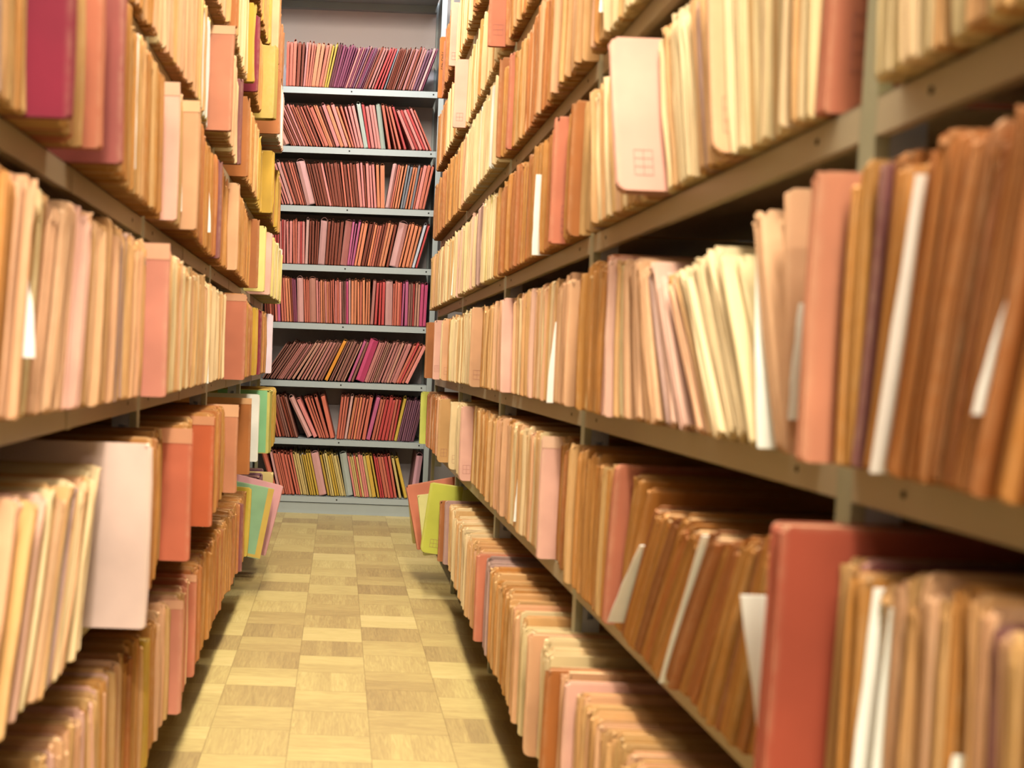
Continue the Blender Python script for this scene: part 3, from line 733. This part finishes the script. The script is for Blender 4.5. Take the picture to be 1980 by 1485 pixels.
ITEMS = []
def do_row(key):
    side, lv = key
    px0, segs = ROWS[key]
    sg = 1 if side == 'R' else -1
    zb = TOP[lv]; zm = zb + 0.11
    r = random.Random(100 * lv + (7 if side == 'R' else 3))
    cs = (lambda y: YEND + 0.0 - y) if side == 'R' else (lambda y: y)      # distance along u
    yv = (lambda c: YEND - c) if side == 'R' else (lambda c: c)
    # pass 1: stations
    st = []; X0 = None
    first = segs[0]
    Xstart = first[2] if first[0] == 's' else (first[3] if first[0] == 'F' else .39)
    cpos = cs(y_at(px0, sg * Xstart, zm)); Xc = Xstart
    n = len(segs)
    plan = []
    for i, s in enumerate(segs):
        if s[0] == 's':
            ce = cs(y_at(s[1], sg * s[2], zm)); plan.append(dict(k='s', c=ce, X=s[2], t=s[3], lean=s[4], pal=s[5]))
        elif s[0] == 'F':
            c = cs(y_at(s[1] if side == 'R' else s[2], sg * s[3], zm))
            Xn = abs(x_at(s[2] if side == 'R' else s[1], yv(c), zm))
            plan.append(dict(k='F', c=c, X=s[3], Xn=Xn, pal=s[4], lean=s[5], label=s[6], short=s[7], opt=s[8]))
        else:
            c = cs(y_at(s[1], sg * (Xc - s[5]), zm)); plan.append(dict(k='p', c=c, lean=s[2], w0=s[3], w1=s[4], poke=s[5], label=s[6], X=Xc))
        if s[0] != 'p': Xc = s[2] if s[0] == 's' else s[3]
    # pass 2: lay the folders
    gaps = [(cs(p) - 0.0145, cs(p) + 0.0145) for p in POSTS]
    u = cpos; lean_prev = math.radians(plan[0]['lean']); tprev = 0; hprev = 0.0
    X = Xstart; lean_seg = math.radians(plan[0]['lean'])
    row = []
    def place(t, lean, h):
        """base coordinate of the next item after the previous one"""
        nonlocal u, lean_prev
        for f in (1.0, 0.7, 0.45, 0.2, 0.0):
            ln = lean * f
            need = 0.0
            if row:
                dt = math.tan(lean_prev) - math.tan(ln)
                if dt > 0: need = dt * (min(h, hprev) * math.cos(min(abs(ln), abs(lean_prev))) + 0.012)
            b = u + need + 0.0008
            w = t / math.cos(ln)
            hit = None
            for g0, g1 in gaps:
                lo = b - max(0, -math.sin(ln)) * h; hi = b + w + max(0, math.sin(ln)) * h
                if hi > g0 and lo < g1: hit = g1
            if hit is None: return b, ln
        return max(b, hit), 0.0
    def add(t, lean, h, Xf, tint, pal, **kw):
        nonlocal u, lean_prev, hprev
        b, lean = place(t, lean, h)
        if side == 'R' and yv(b) < 0.28: return None
        if side == 'L' and (b + t > YEND + 0.03): return None
        z = zb + 0.0008 + max(0.0, t * math.sin(lean))
        M = basis(side, sg * Xf, yv(b + t * max(0.0, math.sin(lean)) * math.tan(lean)), z, lean)
        it = Item(side=side, lv=lv, t=t, h=h, D=FOLDER_D - max(0, 0) , tint=tint, M=M, pal=pal, lean=lean, Xf=Xf, y=yv(b), seed=r.randint(0, 10 ** 9),
                  facet=None, rise=0.0, cut=r.uniform(.003, .006), ragged=r.uniform(0.8, 1.5), mat=M_CARD, paper=None, tab=None, tabc=None, stamp=None, ink=None,
                  text=None, tsize=.02, tv=.02, tw=.18, flap=None, special=None, label=None, cat='folder', group=None, kind='folder')
        it.__dict__.update(kw)
        row.append(it)
        u = b + t / math.cos(lean); lean_prev = lean; hprev = h
        return it
    for i, p in enumerate(plan):
        if p['k'] == 's':
            if p['pal'] == '':
                u = max(u, p['c']); X = p['X']; lean_seg = math.radians(p['lean']); continue
            c0 = u; L0 = lean_seg; L1 = math.radians(p['lean']); XA = X; XB = p['X']
            if i + 1 < n and plan[i + 1]['k'] == 'F' and side == 'L': XB = max(XB, min(plan[i + 1]['Xn'], .335)) if plan[i + 1]['Xn'] > XB - .02 else XB
            j = 0
            lim = p['c'] - (0.004 if i + 1 < n and plan[i + 1]['k'] != 's' else 0.0)
            if i + 1 < n and plan[i + 1]['k'] == 'F': lim = plan[i + 1]['c'] - (plan[i + 1]['opt'].get('t', 12) / 1000 if side == 'R' else 0.002)
            while u < lim - 0.002:
                f = min(1, max(0, (u - c0) / max(lim - c0, 1e-4)))
                t = p['t'] / 1000 * (0.85 if yv(u) > 1.9 else 0.9) * r.choice((0.6, 0.75, 0.9, 1.0, 1.0, 1.2, 1.5))
                if u + t > lim + 0.004: t = max(0.005, lim - u)
                ch = p['pal'][j % len(p['pal'])] if len(p['pal']) == 1 else r.choice(p['pal'])
                lean = L0 + (L1 - L0) * f + r.uniform(-0.004, 0.004)
                Xf = XA + (XB - XA) * f + r.choice((-1, -.4, 0, .3, 1)) * r.uniform(0, 0.009)
                add(t, lean, (0.222 if lv else (0.198 if side == 'R' else .208)) + r.uniform(-0.010, 0.012), Xf, vary(pap(PAL[ch][0]), r, 0.09), ch)
                j += 1
                if j > 400: break
            lean_seg = L1; X = XB
        elif p['k'] == 'F':
            o = p['opt']; t = o.get('t', 12) / 1000
            tint = pap(o['tint']) if 'tint' in o else pap(PAL[p['pal']][0])
            lean = math.radians(p['lean'])
            want = p['c'] - (t if side == 'R' else 0)
            if want > u: u = want
            it = add(t, lean, o.get('h', .228 if lv else .206), p['X'], tint, p['pal'], special=p['short'], label=p['label'], tab=o.get('tab'), stamp=o.get('stamp'),
                ink=M_DARKINK if o.get('ink') else None, text=o.get('text'), tsize=o.get('tsize', .02), tv=o.get('tv', .012), tw=o.get('tw', .19), cut=o.get('cut', .004), ragged=o.get('ragged', .8))
            if it is not None and t > .03: it.facet = o.get('facet', (0.55, 0.012))
            if it is not None: it.band = o.get('band')
            lean_seg = lean
            X = p['Xn'] if side == 'R' else p['X'] + 0.012
            if side == 'R': X = min(max(X, p['X']), .425)
        else:
            # a slip: thin sheet between folders, poking out
            b, lean = place(0.0012, math.radians(p['lean']), .2)
            M = basis(side, sg * (X - p['poke']), yv(b + .0012 * max(0., math.sin(lean)) * math.tan(lean)), zb + 0.001 + max(0, .0012 * math.sin(lean)), lean)
            it = Item(side=side, lv=lv, kind='slip', M=M, t=.0012, h=p['w1'], w0=p['w0'], w1=p['w1'], poke=p['poke'], y=yv(b), seed=r.randint(0, 10 ** 9), label=p['label'], special=None, lean=lean, Xf=X - p['poke'])
            row.append(it); u = b + .0016; lean_prev = lean; hprev = .2
    # what shows, and labels
    for k, it in enumerate(row):
        c = it.M @ Vector((it.t * .5, 0, it.h * .5))
        it.px, it.py = project(*c)
        hh = FPX * it.h / c.y * 0.5
        it.vis = -30 < it.px < 2010 and it.py - hh < 1480 and it.py + hh > 5
        top_in = it.py + hh
        vh = min(1485, it.py + hh) - max(0, it.py - hh)
        it.area = FPX * abs(it.Xf) * it.t / c.y ** 2 * max(vh, 0) if it.vis else 0
        it.near = -350 < it.px < 2300 and it.py - hh < 1900 and it.py + hh > -500
    fol = [x for x in row if x.kind == 'folder']
    marks = [(k, x.special) for k, x in enumerate(fol) if x.special]
    PN = {1: 'nearest', 2: 'second', 3: 'third', 4: 'fourth', 5: 'fifth'}
    for pi, py_ in enumerate(POSTS):
        if py_ < (0.5 if side == 'R' else 1.0): continue
        # the post stands between folder k and k+1
        for k in range(len(fol) - 1):
            a, b = fol[k].y, fol[k + 1].y
            if min(a, b) <= py_ <= max(a, b):
                marks.append((k + 0.5, PN[pi - (1 if side == 'R' else 2)] + ' steel post')); break
    for k, x in enumerate(fol):
        if x.label: continue
        if not marks: marks = [(len(fol) - 0.5, 'rack end')]
        mk = min(marks, key=lambda m: (abs(m[0] - k), m[0]))
        cnt = math.ceil(abs(mk[0] - k))
        nearer = (k > mk[0]) if side == 'R' else (k < mk[0])
        th = 'slim' if x.t < .0085 else ('thick' if x.t > .0165 else 'medium')
        x.label = f"{th} {PAL[x.pal][1]} folder, {nth(cnt)} {'before' if nearer else 'beyond'} the {mk[1]}, {RACK[side]}, {SHELF[lv]}"
    ITEMS.extend(row)

for key in ROWS: do_row(key)

def build_slip(it):
    r = random.Random(it.seed)
    o_name = 'paper_slip'
    mb = MB(); w0, w1 = it.w0, it.w1
    tint = vary(hexc('e2e4de'), r, 0.02)
    n = 6; A = []
    for j in range(n + 1):
        f = j / n; w = w0 + (w1 - w0) * f
        v = it.poke * (0.05 + 0.9 * (1 - f) if 'card' in it.label else 0.3 if 'long' in it.label else 0.15 + 0.75 * f ** 1.6) + r.uniform(-.0006, .0006)
        row = [mb.vert((u, vv, w), (u, w, vv)) for (u, vv) in ((0, v), (.0011, v), (.0011, .16), (0, .16))]
        A.append(row)
    for j in range(n):
        for k in range(4):
            k2 = (k + 1) % 4; mb.face([A[j][k], A[j][k2], A[j + 1][k2], A[j + 1][k]], tint)
    mb.face(A[0][::-1], tint); mb.face(A[-1], tint)
    o = mb.build(o_name, M_SLIP); o.matrix_world = it.M
    tag(o, it.label, 'paper')

folders = [x for x in ITEMS if x.kind == 'folder']
for it in ITEMS:
    if it.kind == 'slip': build_slip(it)
spec = [x for x in folders if x.special]
rest = sorted([x for x in folders if not x.special], key=lambda x: -x.area)
NTHING = max(0, 300 - len(spec))
chosen = set(id(x) for x in rest[:NTHING]) | set(id(x) for x in spec)
GROUPS = {}
mc, mp = MB(), MB()
n_stuff = 0
for it in folders:
    if id(it) in chosen:
        if not it.special: it.group = f"folders on the {SHELF[it.lv]} of the {RACK[it.side]}"
        build_folder(it)
    elif it.near:
        stuff_folder(it, mc, mp); n_stuff += 1
so = mc.build('massed_folders', M_CARD); tag(so, 'mass of tan, cream and ochre folders packed along both side racks', 'folders', None, 'stuff')
po = mp.build('papers', M_PAPER, so); tag(po, kind='stuff')

# ------------------------------------------------------------------ folders hanging out at the far ends of the bottom shelves
def loose(side, X, y, z, tilt, t, h, D, hx, label, tab=None, stamp=None, cut=.004, trim=None, paper=None):
    sg = 1 if side == 'R' else -1
    it = Item(side=side, t=t, h=h, D=D, tint=pap(hx), M=basis(side, sg * X, y, z, 0.0, tilt), seed=int(y * 1000), facet=None, rise=0.0, cut=cut, ragged=.6, mat=M_CARD,
              paper=paper, tab=tab, tabc=None, stamp=stamp, ink=None, text=None, tsize=.02, tv=0, tw=0, flap=None, label=label, cat='folder', group=None)
    o = build_folder(it)
    if trim:
        u0, u1 = (t + .0001, t + .0005) if side == 'R' else (-.0005, -.0001)
        mb = MB(); hw = trim[1]
        mb.box((u0, 0.001, 0.002), (u1, hw, h), pap(trim[0])); mb.box((u0, hw, 0.002), (u1, D * .9, hw * .6), pap(trim[0]))
        tag(mb.build('edge_band', M_CARD, o), 'faded yellow edge of the cover')
    return o
def hang(side, y, ptop, pbot, zt, zb_, *a, **k):
    """front edge from column ptop (height zt) down to column pbot (height zb_); the foot lies over the shelf lip"""
    xt, xb = abs(x_at(ptop, y, zt)), abs(x_at(pbot, y, zb_))
    tl = math.atan2(xb - xt, zt - zb_); lip = XR if side == 'R' else -XL
    z = TOP[0] + .0012 - (lip - xb) * math.tan(tl) if tl > 0 else TOP[0] + .0012 + a[2] * math.sin(-tl)
    loose(side, xb, y, z, tl, *a, **k)
hang('L', 3.34, 531, 503, .365, .130, .012, .236, .25, 'a2d2a4', 'mint-green folder with yellow edges hanging out of the left rack near the floor', None, None, .004, ('dfc060', .020))
hang('L', 3.44, 548, 513, .345, .105, .006, .245, .25, 'e6aab0', 'rose-pink folder hanging lowest behind the mint-green one, left rack')
hang('L', 3.30, 487, 478, .37, .149, .010, .225, .22, 'dcc24a', 'narrow yellow folder just in front of the mint-green one, bottom of left rack')
hang('R', 3.66, 783, 806, .375, .140, .012, .235, .25, 'e28a6c', 'salmon-orange folder hanging out with its top forward, far end, bottom of right rack')
hang('R', 3.44, 832, 811, .385, .150, .022, .236, .11, 'd6dc58', 'big lime-yellow folder with a printed grid hanging out of the right rack near the floor', None, (5, 2, .011, .013, .028, .022), .014)
hang('R', 3.50, 806, 818, .36, .150, .008, .21, .25, 'e6e29a', 'pale yellow folder between the salmon and lime ones, bottom of right rack')
hang('R', 3.74, 786, 797, .34, .130, .008, .21, .25, 'ded58a', 'straw-yellow folder behind the salmon-orange one, bottom of right rack')

# dark mauve folders and cream pad at the far end of the left bottom shelf, seen from above
k = 0
for (y, t, hx, X, h, lab) in ((3.60, .034, '6e3f50', .262, .225, 'fat dark mauve folder, nearest of three, far end of the left bottom shelf'),
                              (3.66, .030, '74465c', .258, .228, 'fat dark mauve folder, middle of three, far end of the left bottom shelf'),
                              (3.78, .030, '6a3c52', .262, .232, 'fat dark mauve folder, farthest of three, far end of the left bottom shelf'),
                              (3.71, .040, 'd9c383', .222, .226, 'cream pad with torn edge standing among dark mauve folders, left bottom shelf')):
    it = Item(side='L', t=t, h=h, D=.26, tint=pap(hx), M=basis('L', -X, y, TOP[0] + .001, 0.0), seed=int(y * 777), facet=None, rise=0, cut=.004, ragged=1.6, mat=M_CARD,
              paper=pap('b58a78') if hx != 'd9c383' else None, tab=None, tabc=None, stamp=None, ink=None, text=None, tsize=0, tv=0, tw=0, flap=None, label=lab, cat='folder', group=None)
    build_folder(it)

# ------------------------------------------------------------------ end rack rows
# (start column, [ (end column, lean deg, mean thickness mm, colours) or ('W', end column, lean, thickness mm, colour, label) ])
EROWS = [
 (552, [(566, 0, 14, 's'), (582, 2, 13, 'b'), (600, 5, 9, 'ks'), (626, 9, 14, 'sc'), (632, 11, 8, 'y'), (644, 12, 6, 'u'), (664, 16, 6, 'm'), (700, 20, 6, 'mqv'),
        (722, 20, 8, 'dbq'), (738, 18, 9, 'd'), (741, 17, 6, 'g'), (757, 17, 8, 'db'), (790, 18, 8, 'nqb'), (812, 19, 9, 'qpv'), (832, 19, 9, 'bds'), (848, 21, 8, 'kvm')]),
 (528, [('W', 552, -27, 30, 'f', 'wide dull pink wallet slumped at the left end of the second row, end rack'),
        (600, -25, 9, 'sbk'), (640, -24, 10, 'csb'), (676, -21, 11, 'ckb'), (700, -15, 12, 'ksk'),
        ('W', 712, -12, 20, 'a', 'grey-green wallet, left of two on the second row from the top, end rack'),
        (736, -10, 12, 'kd'), ('W', 752, -9, 24, 'a', 'broad grey-green wallet, right of two on the second row from the top, end rack'),
        (770, -16, 12, 's'), (792, -25, 14, 'dk'), (848, -25, 12, 'kscd')]),
 (528, [(556, -20, 11, 'skb'), ('W', 576, -20, 18, 'p', 'fawn-white wallet left of the very wide pink one, third row down, end rack'),
        (594, -18, 8, 'sb'), ('W', 622, -16, 44, 'p', 'very wide pale pink wallet leaning on the third row down, end rack'),
        (640, -14, 10, 'kb'), (690, -8, 10, 'scb'), (725, -5, 9, 'bkc'), (738, -2, 16, 'c'), (741, 8, 1, ''), ('W', 754, 8, 24, 'p', 'dusty pink wallet just right of the gap, third row down, end rack'),
        (800, 9, 10, 'scg'), (838, 12, 11, 'ksb')]),
 (520, [(545, -2, 7, 'dk'), (575, -2, 10, 'kds'), (590, -1, 10, 'kd'), ('W', 600, 0, 15, 'p', 'pale fawn wallet left of the wide pink one, fourth row down, end rack'),
        (612, 0, 9, 'b'), ('W', 632, 2, 34, 'p', 'wide dusty pink wallet left of centre, fourth row down, end rack'), (652, 3, 12, 'cb'),
        ('W', 674, 5, 34, 'q', 'wide mauve-pink wallet with a bulging top, fourth row down, end rack'), (684, 8, 10, 'x'), (746, 10, 11, 'csb'),
        ('W', 778, 11, 46, 'p', 'widest pale pink wallet on the right half of the fourth row down, end rack'), (796, 12, 13, 'c'),
        ('W', 810, 14, 16, 'w', 'white papers bulging from a wallet near the right end, fourth row down, end rack'), (834, 14, 12, 'pd')]),
 (512, [(532, -4, 9, 'sb'), ('W', 540, -4, 14, 'x', 'lilac-pink wallet near the left end, fifth row down, end rack'), (568, -5, 9, 'sbc'), (574, -4, 10, 'm'), ('W', 594, -3, 32, 'p', 'wide pale pink wallet on the left, fifth row down, end rack'),
        (600, -3, 8, 's'), ('W', 618, -3, 32, 'f', 'wide fawn and pink wallet beside the pale pink one, fifth row down, end rack'), (662, -3, 8, 'sck'), (672, -2, 9, 'nh'),
        (700, -2, 9, 'scp'), (712, -1, 10, 'c'), ('W', 722, 2, 18, 'q', 'dusty rose wallet right of centre, fifth row down, end rack'), (738, 0, 14, 'd'),
        ('W', 760, -1, 36, 'p', 'wide off-white pink wallet on the right, fifth row down, end rack'), (774, 0, 9, 'sd'), (786, 0, 14, 'x'), (798, 0, 10, 'dn'), (806, 0, 12, 'f'), (818, 1, 11, 'h'), (834, 3, 11, 'sk')]),
 (506, [(560, 32, 7, 'qn'), (586, 28, 11, 'fq'), (620, 25, 13, 'fqn'),
        ('W', 636, 24, 18, 'o', 'bright orange wallet leaning among dusty rose ones, sixth row down, end rack'), (664, 22, 9, 'nf'),
        ('W', 674, 20, 15, 'x', 'magenta wallet left of the wide pink one, sixth row down, end rack'), (680, 19, 8, 'n'),
        ('W', 708, 18, 44, 'h', 'wide bright pink wallet leaning near the middle, sixth row down, end rack'), (752, 20, 9, 'nfq'), (764, 22, 14, 'q'), (824, 26, 11, 'ksd')]),
 (520, [(528, -14, 14, 'x'), (552, -16, 9, 'sb'), (576, -18, 8, 'nb'), ('W', 596, -27, 26, 'p', 'pale pink wallet leaning steeply on the left, seventh row down, end rack'),
        (614, -24, 15, 'k'), (636, -19, 12, 's'), (646, -6, 16, 's'), (650, 4, 1, ''), (662, 6, 14, 's'), ('W', 672, 7, 17, 'p', 'pale pink wallet in the middle of the seventh row down, end rack'),
        (698, 9, 12, 'cs'), ('W', 712, 12, 22, 'x', 'magenta wallet right of centre on the seventh row down, end rack'), (758, 9, 13, 'sd'),
        ('W', 766, 11, 14, 'y', 'yellow wallet before the purple ones, seventh row down, end rack'), (816, 12, 7, 'v')]),
 (528, [('W', 546, -18, 24, 's', 'flat salmon-red wallet at the left end of the lowest row, end rack'),
        ('W', 556, -14, 16, 'p', 'lilac-pink wallet at the left of the lowest row, end rack'), (580, -14, 10, 's'), (618, -13, 8, 'yt'),
        ('W', 640, -13, 38, 'p', 'wide rose-pink wallet among yellow ones on the lowest row, end rack'), (668, -13, 9, 'yt'),
        ('W', 690, -11, 36, 'a', 'wide grey-green wallet in the middle of the lowest row, end rack'), (712, -12, 9, 'skt'), (732, -12, 12, 'ty'), (768, -12, 10, 'stsd'), (784, -16, 13, 'ty'), (808, 0, 1, ''),
        ]),
]
EROWN = ['top row', 'second row down', 'third row down', 'fourth row down', 'fifth row down', 'sixth row down', 'seventh row down', 'lowest row']
EI = []
for ri, (px0, segs) in enumerate(EROWS):
    zb = BTOP[ri]; r = random.Random(500 + ri)
    xof = lambda px: x_at(px, YB + .012, zb + .003)
    u = max(xof(px0), BX0 + .004); lp = None; hp = 0; lean_seg = None
    row = []
    def add_w(t, lean, h, tint, pal, label=None, facet=None):
        global u, lp, hp
        need = 0.0
        if lp is not None:
            dt = math.tan(lp) - math.tan(lean)
            if dt > 0: need = dt * (min(h, hp) * math.cos(min(abs(lean), abs(lp))) + .035)
        elif lean < 0: need = max(0, BX0 + .003 + h * math.sin(-lean) - u)
        b = u + need + .0008
        w = t / math.cos(lean)
        if b + w + max(0, h * math.sin(lean)) > BX1 - .001: return False
        M = basis('B', b + t * max(0.0, math.sin(lean)) * math.tan(lean), YB + .004 + r.uniform(-.004, .012), zb + .0008 + max(0, t * math.sin(lean)), lean)
        it = Item(side='B', row=ri, t=t, h=h, D=.25, tint=tint, M=M, pal=pal, lean=lean, seed=r.randint(0, 10 ** 9), facet=facet, rise=r.uniform(.004, .016), cut=r.uniform(.004, .007), ragged=.55,
                  mat=M_WALL_CARD, paper=pap('b09488') if r.random() < .8 else pap('d8dce6'), tab=None, tabc=None, stamp=None, ink=None, text=None, tsize=0, tv=0, tw=0,
                  flap=r.uniform(.004, .014) if t > .0065 else None, pinch=None if facet else r.uniform(.62, .95), label=label, cat='wallet', group=None, x=b)
        row.append(it); u = b + w; lp = lean; hp = h
        return True
    for s in segs:
        if s[0] == 'W':
            _, pe, ln, t, ch, lab = s
            lean = math.radians(ln); lean_seg = lean
            add_w(t / 1000, lean, .226, vary(pap(PALB[ch][0]), r, .03), ch, lab, (r.choice((.35, .4, .6)), .012) if t >= 24 else None)
            continue
        pe, ln, t, pal = s
        L1 = math.radians(ln)
        if pal == '':
            u = max(u, xof(pe)); lean_seg = L1; continue
        L0 = lean_seg if lean_seg is not None else L1
        c0 = u; lim = xof(pe); ok = True
        while u < lim - .003 and ok:
            f = min(1, max(0, (u - c0) / max(lim - c0, 1e-4)))
            tt = t / 1000 * 1.12 * r.choice((.7, .85, 1, 1, 1.25, 1.5))
            ch = r.choice(pal)
            ok = add_w(tt, L0 + (L1 - L0) * min(1, f + .3) + r.uniform(-.012, .012), .219 + r.uniform(-.006, .008), vary(pap(PALB[ch][0]), r, .13), ch)
        lean_seg = L1
    nrow = len(row)
    marks = [(k, x) for k, x in enumerate(row) if x.label]
    for k, x in enumerate(row):
        if x.label: continue
        th = 'slim' if x.t < .0085 else ('thick' if x.t > .0145 else 'medium')
        frm, c = ('left', k + 1) if k + 1 <= nrow - k else ('right', nrow - k)
        x.label = f"{th} {PALB[x.pal][1]} wallet, {nth(c)} from the {frm} end, {EROWN[ri]}, end rack"
        x.group = f"wallets on the {EROWN[ri]} of the end rack"
    EI += row
W = sorted([x for x in EI if x.facet is None], key=lambda x: -x.t)
keep = set(id(x) for x in W[:300 - (len(EI) - len(W))]) | set(id(x) for x in EI if x.facet)
mc, mp = MB(), MB(); n_w = 0
for it in EI:
    if id(it) in keep: build_folder(it, 'document_wallet')
    else:
        r = random.Random(it.seed); cover_mesh(mc, it.t, it.h, it.D, it.tint, r, it.M, 2, .5, None, it.rise, it.cut, it.pinch); papers_mesh(mp, it.t, it.h, it.D, r, it.M, 1, it.paper); n_w += 1
if n_w:
    so = mc.build('massed_wallets', M_WALL_CARD); tag(so, 'thinnest plum, red and yellow wallets pressed between the others on the end rack', 'wallets', None, 'stuff')
    po = mp.build('papers', M_PAPER, so); tag(po, kind='stuff')
# one dusty pink wallet standing alone at the right of the lowest row
it = Item(side='B', t=.034, h=.225, D=.25, tint=pap('d8a4b4'), M=basis('B', XBC + .378, YB + .01, BTOP[7] + .006, math.radians(6)), seed=77, facet=(.4, .01), rise=.01, cut=.006, ragged=.5,
          mat=M_WALL_CARD, paper=None, tab=None, tabc=None, stamp=None, ink=None, text=None, tsize=0, tv=0, tw=0, flap=.012, label='dusty pink wallet standing alone at the right end of the lowest row, end rack', cat='wallet', group=None)
build_folder(it, 'document_wallet')
print('SIDE', len(folders), 'spec', len(spec), 'stuff', n_stuff, 'WALLETS', len(EI), 'stuff', n_w)

# ------------------------------------------------------------------ lamps
def lamp(x, y, ln, power, col, rot, label, wid=0.10):
    o = empty('fluorescent_lamp', Matrix.Translation((x, y, RZ)) @ Matrix.Rotation(rot, 4, 'Z'))
    mb = MB(); mb.box((-.05, -ln / 2, -.06), (.05, ln / 2, 0.0)); mb.build('housing', M_LAMP, o)
    mb = MB(); mb.cyl((0, -ln / 2 + .02, -.078), .013, (0, 1, 0), ln - .04, 12); mb.build('tube', M_TUBE, o)
    tag(o, label, 'lamp')
    li = bpy.data.lights.new('tube_light', 'AREA'); li.shape = 'RECTANGLE'; li.size = wid; li.size_y = ln; li.energy = power; li.color = col
    lo = bpy.data.objects.new('tube_light', li); C.objects.link(lo)
    lo.matrix_world = Matrix.Translation((x, y, RZ - .10)) @ Matrix.Rotation(rot, 4, 'Z')
WARM = (1.0, 0.87, 0.70)
lamp(.04, -2.6, 1.6, 185, WARM, math.pi / 2, 'added ceiling tube lamp behind the camera, frontal fill light for the aisle')  # unseen lamp, added to brighten the folder faces turned to the camera
lamp(.04, -.7, 1.5, 105, WARM, 0, 'ceiling tube lamp over the near mouth of the aisle')
lamp(.04, 1.1, 1.5, 85, WARM, 0, 'ceiling tube lamp over the near half of the aisle')
lamp(.04, 2.9, 1.7, 80, WARM, 0, 'ceiling tube lamp over the far half of the aisle')
lamp(.04, 4.82, 1.2, 30, (.92, .94, 1.0), math.pi / 2, 'ceiling tube lamp over the cross aisle before the end rack')

# ------------------------------------------------------------------ camera
cam = bpy.data.cameras.new('camera'); co = bpy.data.objects.new('camera', cam); C.objects.link(co)
m = Matrix((RT, UP, -FWD)).transposed().to_4x4(); m.translation = EYE; co.matrix_world = m
cam.sensor_fit = 'HORIZONTAL'; cam.sensor_width = 36.0; cam.lens = FPX / 1980 * 36.0
cam.shift_x = (990 - CX) / 1980; cam.shift_y = (CY - 742.5) / 1980
cam.clip_start = 0.05; cam.clip_end = 50
cam.dof.use_dof = True; cam.dof.focus_distance = 4.6; cam.dof.aperture_fstop = 4.8
SC.camera = co

w = bpy.data.worlds.new('world'); SC.world = w; w.use_nodes = True
w.node_tree.nodes['Background'].inputs[0].default_value = (0.02, 0.02, 0.02, 1)
SC.view_settings.view_transform = 'Standard'; SC.view_settings.look = 'None'; SC.view_settings.gamma = 1.0
SC.view_settings.use_curve_mapping = False
SC.view_settings.exposure = 0.46
SC.cycles.use_denoising = True
SC.cycles.max_bounces = 6; SC.cycles.diffuse_bounces = 4; SC.cycles.glossy_bounces = 2; SC.cycles.transmission_bounces = 1
SC.cycles.sample_clamp_indirect = 8
